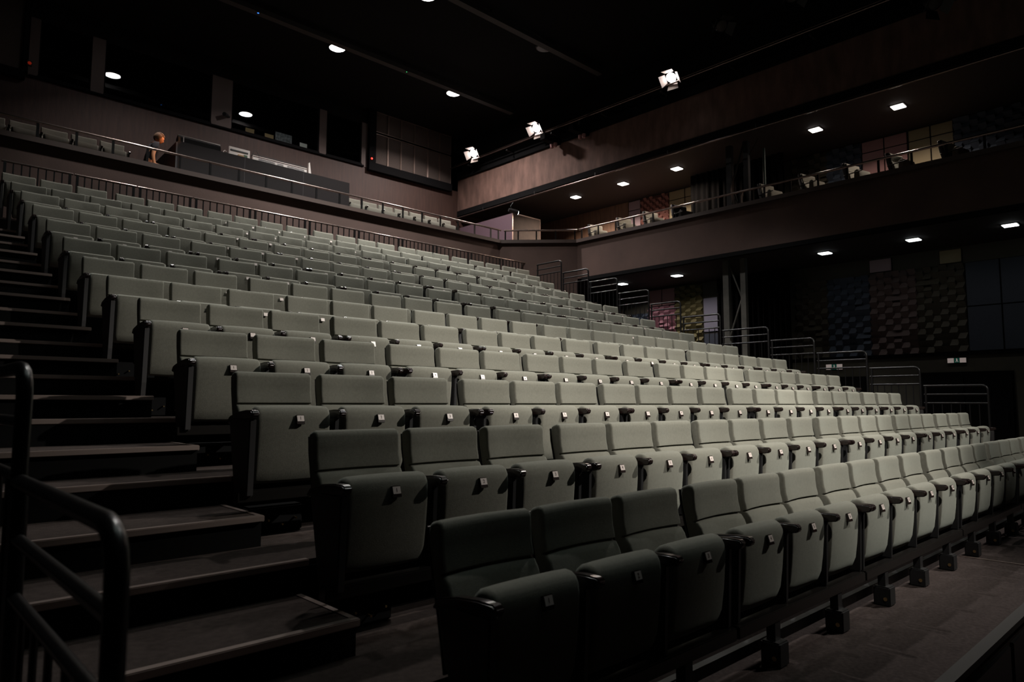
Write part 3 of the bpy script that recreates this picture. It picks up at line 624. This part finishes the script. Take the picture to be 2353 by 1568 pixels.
def person():
    t = thing('person', 'person in a dark short sleeved shirt looking down at the control desk', 'person', (2.87, 14.25, GFL))
    joints = {'pelvis': (0, 0, .95, .115), 'waist': (.02, 0, 1.10, .115), 'chest': (.07, 0, 1.32, .135), 'neckb': (.11, 0, 1.47, .060), 'neck': (.15, 0, 1.53, .050),
              'shL': (.08, .17, 1.42, .058), 'elL': (.10, .24, 1.14, .042), 'wrL': (.30, .20, 1.08, .030),
              'shR': (.08, -.17, 1.42, .058), 'elR': (.02, -.23, 1.15, .042), 'wrR': (.07, -.22, .92, .030),
              'hipL': (0, .09, .90, .090), 'knL': (.02, .10, .50, .062), 'anL': (0, .10, .09, .042), 'toL': (.15, .11, .04, .036),
              'hipR': (0, -.09, .90, .090), 'knR': (.02, -.10, .50, .062), 'anR': (0, -.10, .09, .042), 'toR': (.15, -.11, .04, .036)}
    for side, sy, wr in (('L', 1, (.30, .20, 1.08)), ('R', -1, (.07, -.22, .92))):
        dr = Vector((.9, -.1, -.2)) if side == 'L' else Vector((.15, .0, -1.0)); dr.normalize()
        joints['pa'+side] = (*(Vector(wr)+dr*.07), .030)
        for f in range(4):
            of = Vector((0, 1, 0)) if side == 'L' else Vector((1, 0, 0))
            b0 = Vector(wr)+dr*.09+of*(.018*(f-1.5)); ln = (.062, .074, .070, .055)[f]
            joints['f%s%d' % (side, f)] = (*b0, .0095); joints['g%s%d' % (side, f)] = (*(b0+dr*ln*.6+Vector((.01, 0, -.008))), .0088); joints['h%s%d' % (side, f)] = (*(b0+dr*ln+Vector((.022, 0, -.02))), .0075)
        b0 = Vector(wr)+dr*.03+Vector((.03 if side == 'R' else 0, -.03 if side == 'L' else .0, 0)); joints['t'+side] = (*b0, .011); joints['u'+side] = (*(b0+dr*.045+Vector((.015, -.01, 0))), .009)
    ed = [('pelvis', 'waist'), ('waist', 'chest'), ('chest', 'neckb'), ('neckb', 'neck'), ('pelvis', 'hipL'), ('hipL', 'knL'), ('knL', 'anL'), ('anL', 'toL'), ('pelvis', 'hipR'), ('hipR', 'knR'), ('knR', 'anR'), ('anR', 'toR')]
    for s in 'LR':
        ed += [('chest', 'sh'+s), ('sh'+s, 'el'+s), ('el'+s, 'wr'+s), ('wr'+s, 'pa'+s), ('wr'+s, 't'+s), ('t'+s, 'u'+s)]
        for f in range(4): ed += [('pa'+s, 'f%s%d' % (s, f)), ('f%s%d' % (s, f), 'g%s%d' % (s, f)), ('g%s%d' % (s, f), 'h%s%d' % (s, f))]
    def skin(name, names, edges, material, grow=0.0, root=None):
        ks = list(names); me = bpy.data.meshes.new(name)
        me.from_pydata([joints[k][:3] for k in ks], [(ks.index(a), ks.index(b)) for a, b in edges], []); me.materials.append(material)
        o = bpy.data.objects.new(name, me); COL.objects.link(o); o.parent = t
        md = o.modifiers.new('skin', 'SKIN'); md.use_smooth_shade = True
        for i, k in enumerate(ks): v = me.skin_vertices[0].data[i]; v.radius = (joints[k][3]+grow,)*2; v.use_root = (k == root)
        o.modifiers.new('sub', 'SUBSURF').levels = 1; o.modifiers['sub'].render_levels = 1
        return o
    skin('body', joints.keys(), ed, M['skin'], 0, 'pelvis')
    for s, k in (('L', .55), ('R', .55)):
        a = Vector(joints['sh'+s][:3]); b = Vector(joints['el'+s][:3]); joints['sl'+s] = (*(a+(b-a)*.62), .055)
    sn = ['pelvis', 'waist', 'chest', 'neckb', 'shL', 'shR', 'slL', 'slR']
    skin('shirt', sn, [('pelvis', 'waist'), ('waist', 'chest'), ('chest', 'neckb'), ('chest', 'shL'), ('shL', 'slL'), ('chest', 'shR'), ('shR', 'slR')], M['shirt'], .018, 'pelvis')
    skin('trousers', ['pelvis', 'hipL', 'knL', 'anL', 'hipR', 'knR', 'anR'], [('pelvis', 'hipL'), ('hipL', 'knL'), ('knL', 'anL'), ('pelvis', 'hipR'), ('hipR', 'knR'), ('knR', 'anR')], M['trousers'], .014, 'pelvis')
    hc = Vector((.20, 0, 1.63)); R = Euler((0, .42, 0)).to_matrix()
    def blob(name, sx, sy, sz, off, material, cut=None):
        bm = bmesh.new(); bmesh.ops.create_uvsphere(bm, u_segments=20, v_segments=14, radius=1)
        for v in bm.verts:
            p = Vector((v.co.x*sx, v.co.y*sy, v.co.z*sz))
            if name == 'head' and v.co.z < 0: p.y *= 1+.25*v.co.z; p.x = p.x*(1+.18*v.co.z)+.018*(-v.co.z)
            v.co = p
        if cut: bmesh.ops.delete(bm, geom=[f for f in bm.faces if cut(f.calc_center_median())], context='FACES')
        for v in bm.verts: v.co = hc + R @ (v.co+Vector(off))
        me = bpy.data.meshes.new(name); bm.to_mesh(me); bm.free(); me.materials.append(material); me.polygons.foreach_set('use_smooth', [True]*len(me.polygons))
        o = bpy.data.objects.new(name, me); COL.objects.link(o); o.parent = t; return o
    hd_ = blob('head', .098, .076, .118, (0, 0, 0), M['skin'])
    blob('nose', .015, .011, .020, (.094, 0, -.015), M['skin']).parent = hd_
    for sy in (-1, 1):
        blob('eye', .010, .012, .008, (.088, .030*sy, .012), M['shirt']).parent = hd_; blob('ear', .020, .010, .030, (-.005, .076*sy, -.01), M['skin']).parent = hd_
    blob('mouth', .008, .022, .005, (.088, 0, -.058), M['t_red']).parent = hd_
    blob('hair', .114, .091, .130, (-.014, 0, .014), M['hair'], lambda c: (c.x > .040 and c.z < .050) or c.z < -.075 or (c.x > 0.0 and c.z < -.015))
    for q in range(26):
        a_ = random.uniform(-2.6, 2.6); rr = random.uniform(.02, .075); blob('hair_lock', .030, .022, .020, (-.02+rr*math.cos(a_), rr*math.sin(a_), .128-.5*rr), M['hair'])
    return t
person()
spot('operator_fill', (3.50, 13.98, 7.42), (2.95, 14.2, 6.95), 10.0, 75, 0.5, (1.0, 0.45, 0.20), 0.03, hd)  # orange fill added to warm the operator's face; the console itself gives no light

# ------------------------------------------------------------------ ceiling lamps
def downlight(x, y, z, label, power, lit=True, color=NEUT, rad=0.205, group='round house downlights in the ceiling'):
    t = thing('ceiling_downlight', label, 'lamp', (x, y, z), 0, group)
    MB().lathe([(rad+0.03, 0.05), (rad+0.03, 0.0), (rad+0.002, -0.012), (rad+0.002, 0.05)], (0, 0, 0), 32).build('trim_ring', M['frame'], t, True)
    MB().lathe([(rad, 0.02), (rad, -0.013), (rad*0.8, -0.015), (rad*0.4, -0.017), (0.01, -0.018)], (0, 0, 0), 32).build('diffuser', M['lamp'] if lit else M['lamp_off'], t, True)
    if lit: disc('downlight_lamp', (x, y, z-0.022), power, rad*1.9, color, t, 'DISK', (116 if x < 5 else 138) if y > 12 else 114)
    return t
for x, y, lb, p, lit in ((7.386, 14.24, 'round lit downlight in the black ceiling above the control desk', 125, True), (11.384, 14.22, 'round lit downlight in the black ceiling before the framed board', 340, True),
        (3.43, 14.25, 'round lit downlight at the top edge above the stair side booth windows', 60, True), (7.69, 10.60, 'round lit downlight at the top edge nearer the stage', 470, True), (11.43, 10.36, 'round downlight in the black ceiling that is switched off', 0, False)):
    downlight(x, y, CEIL-0.05, lb, p, lit, PINK if y > 14 else NEUT)
def square_light(x, y, z, label, power, mm, color, group, s=0.13):
    t = thing('square_downlight', label, 'lamp', (x, y, z), 0, group)
    bx(-s-0.02, s+0.02, -s-0.02, s+0.02, -0.008, 0.02).build('trim', M['frame'], t); bx(-s, s, -s, s, -0.022, -0.006).build('diffuser', M[mm], t, bevel=0.006)
    disc('square_downlight_lamp', (x, y, z-0.026), power, s*1.9, color, t, 'SQUARE')
for i, y in enumerate((12.86, 10.90, 8.95, 4.91, 3.01)):
    square_light(15.53, y, 8.235, 'square lit downlight under the upper gallery ceiling, %s from the slanted corner' % ORD[i], (140, 130, 95, 14, 52)[i], 'lampw', (1.0, 0.80, 0.66), 'square lamps over the side gallery')
for i, y in enumerate((11.11, 9.12, 4.86, 2.88, 1.06)):
    square_light(15.70, y, 5.115, 'square lit downlight under the side gallery floor, %s from the top of the aisle' % ORD[i], (38, 30, 1.6, 1.6, 1.6)[i], 'lampc', (1.0, 0.86, 0.82), 'square lamps under the side gallery')

# floodlights with barn doors on the bar along the upper gallery
def flood(loc, aim, label, power, lit=True, s=1.0, group='floodlights on the upper gallery bar'):
    t = thing('stage_floodlight', label, 'lamp', loc, 0, group)
    q = (Vector(aim)-Vector(loc)).to_track_quat('-Z', 'Y')
    t.rotation_euler = q.to_euler()
    MB().lathe([(0.05, 0.28), (0.13, 0.22), (0.15, 0.02), (0.145, 0.0), (0.13, 0.0), (0.12, 0.15)], (0, 0, 0), 20).build('housing', M['frame'], t, True)
    MB().lathe([(0.13, 0.012), (0.13, 0.004), (0.07, -0.012), (0.01, -0.018)], (0, 0, 0), 20).build('lens', M['lamp'] if lit else M['lamp_off'], t, True)
    for k in range(4):
        o = MB().prism([(-0.12, 0.0), (0.12, 0.0), (0.155, 0.19), (-0.155, 0.19)], 'y', -0.003, 0.003).build('barn_door', M['doorm'] if lit else M['frame'], t)
        a = k*math.pi/2
        o.matrix_local = Matrix.Rotation(a, 4, 'Z') @ Matrix.Translation((0, 0.145, 0.0)) @ Matrix.Rotation(math.radians(180+40), 4, 'X')
    MB().tube([(0.165, 0, 0.1), (0.165, 0, 0.30), (0.0, 0, 0.40), (-0.165, 0, 0.30), (-0.165, 0, 0.1)], 0.012, 6).build('yoke', M['frame'], t, True)
    if lit:
        l = bpy.data.lights.new('floodlight_lamp', 'SPOT'); l.energy = power; l.color = WARM; l.spot_size = math.radians(84); l.spot_blend = 0.8; l.shadow_soft_size = 0.06
        o = bpy.data.objects.new('floodlight_lamp', l); COL.objects.link(o); o.parent = t; o.location = (0, 0, -0.03)
    else:
        ln = CEIL-loc[2]-0.02
        h = MB().tube([(loc[0], loc[1], loc[2]+0.1), (loc[0], loc[1], loc[2]+ln)], 0.015, 8).build('hanging_rod', M['frame'], t)
        h.matrix_parent_inverse = (Matrix.Translation(loc) @ q.to_matrix().to_4x4()).inverted()
    return t
flood((13.55, 7.79, 9.93), (4.5, 6.5, 0.5), 'lit floodlight with barn doors on the gallery bar, nearest the stage', 160)
flood((13.55, 12.75, 10.0), (4.0, 11.5, 1.5), 'brightest lit floodlight with barn doors on the middle of the gallery bar', 260)
flood((13.55, 15.80, 10.0), (5.0, 13.5, 3.0), 'lit floodlight with barn doors on the gallery bar by the back wall', 120)
t = thing('lighting_bar', 'long steel pipe carrying the floodlights along the upper gallery', 'pipe', (13.62, BACK_Y-0.05, 9.80)); MB().tube([(0, 0, 0), (0, -18.0, 0)], 0.024, 10).build('pipe', M['handrail'], t, True); MB().tube([(0.12, 0, 0.12), (0.12, -18.0, 0.12)], 0.012, 8).build('cable', M['handrail'], t, True)
for k in range(9): bx(-0.02, 0.36, -1.0-2*k, -0.95-2*k, -0.12, -0.08).build('bracket', M['frame'], t)
t = thing('lighting_bar', 'thin pipe along the lower edge of the upper gallery', 'pipe', (13.88, BACK_Y-0.05, 8.02)); MB().tube([(0, 0, 0), (0, -18.0, 0)], 0.022, 10).build('pipe', M['handrail'], t, True)
for k in range(7): bx(-0.01, 0.01, -1.5-2.5*k, -1.48-2.5*k, 0.0, 0.12).build('hanger', M['frame'], t)
for i, (y, z) in enumerate(((12.15, 9.36), (11.0, 9.32))):
    t = thing('stage_projector', ('twin lens stage projector with pinkish lenses on the upper gallery front' if i == 0 else 'dim twin lens stage projector on the upper gallery front, nearer the stage'), 'projector', (13.80, y, z))
    bx(-0.60, 0.13, -0.10, 0.10, 0.02, 0.22).build('body', M['black'], t, bevel=0.01)
    for sx in (-0.08, 0.08): MB().lathe([(0.045, -0.10), (0.06, -0.06), (0.062, 0.02)], (-0.1, sx*0.9, 0), 14).build('lens_cup', M['pink'], t, True)
    MB().tube([(-0.1, 0.12, 0.2), (-0.1, 0.12, 0.5)], 0.008, 6).build('hanging_wire', M['metal_edge'], t)
sp = thing('stage_spotlight', 'small black spotlight with glowing lens hanging above the purple partition', 'lamp', (13.88, 14.15, 7.98))
MB().tube([(0, 0, 0), (-0.10, 0.03, -0.15), (0.02, 0.0, -0.26)], 0.012, 8).build('yoke', M['frame'], sp, True); MB().tube([(-0.14, 0.06, -0.26), (0.02, 0.0, -0.29), (0.16, -0.05, -0.32)], [0.06, 0.075, 0.08], 14).build('body', M['frame'], sp, True)
b = MB().lathe([(0.07, 0), (0.07, 0.01), (0.03, 0.02)], (0, 0, 0), 16).build('lens', mat('lens_glow', (0.8, 0.9, 0.9), 0.3, emit=(0.9, 1.0, 1.0), estr=4.0), sp, True); b.location = (0.162, -0.05, -0.32); b.rotation_euler = (0, math.radians(97), math.radians(-18))
for x, y, z, a, lb in ((12.2, 3.9, 9.9, (8, -4, 0), 'dark unlit stage lamp hanging in the shadows above the side gallery'), (13.3, 1.6, 9.2, (8, -6, 0), 'unlit stage lamp hanging in the dark nearest the stage'), (13.0, 6.0, 10.4, (8, -4, 0), 'unlit stage lamp hanging high beyond the floodlight bar')):
    flood((x, y, z), a, lb, 0, False, 1.0, 'unlit stage lamps in the dark ceiling')
for y, z, lb in ((13.72, 10.78, 'dark ceiling track running above the control desk'), (10.05, 10.8, 'dark ceiling track nearer the stage')):
    t = thing('ceiling_track', lb, 'track', (-3, y, z)); bx(0, 16.4, -0.09, 0.09, -0.06, 0.06).build('rail', mat('track_grey', (0.035, 0.032, 0.031), 0.7), t)
    for k in range(6): bx(1+2.8*k, 1.03+2.8*k, -0.01, 0.01, 0.05, CEIL-z).build('hanger', M['frame'], t)
for x, mm, lb in ((4.95, 'blue', 'small blue indicator light on the ceiling track'), (9.25, 'grn', 'tiny green indicator light on the ceiling track')):
    t = thing('indicator_light', lb, 'light', (x, 13.66, 10.72)); bx(-0.03, 0.03, -0.02, 0.02, -0.015, 0.03).build('housing', M['frame'], t)
    MB().lathe([(0.022 if mm == 'blue' else 0.012, -0.018), (0.022 if mm == 'blue' else 0.012, -0.014)], (0, 0, 0), 10).build('lens', M[mm], t)
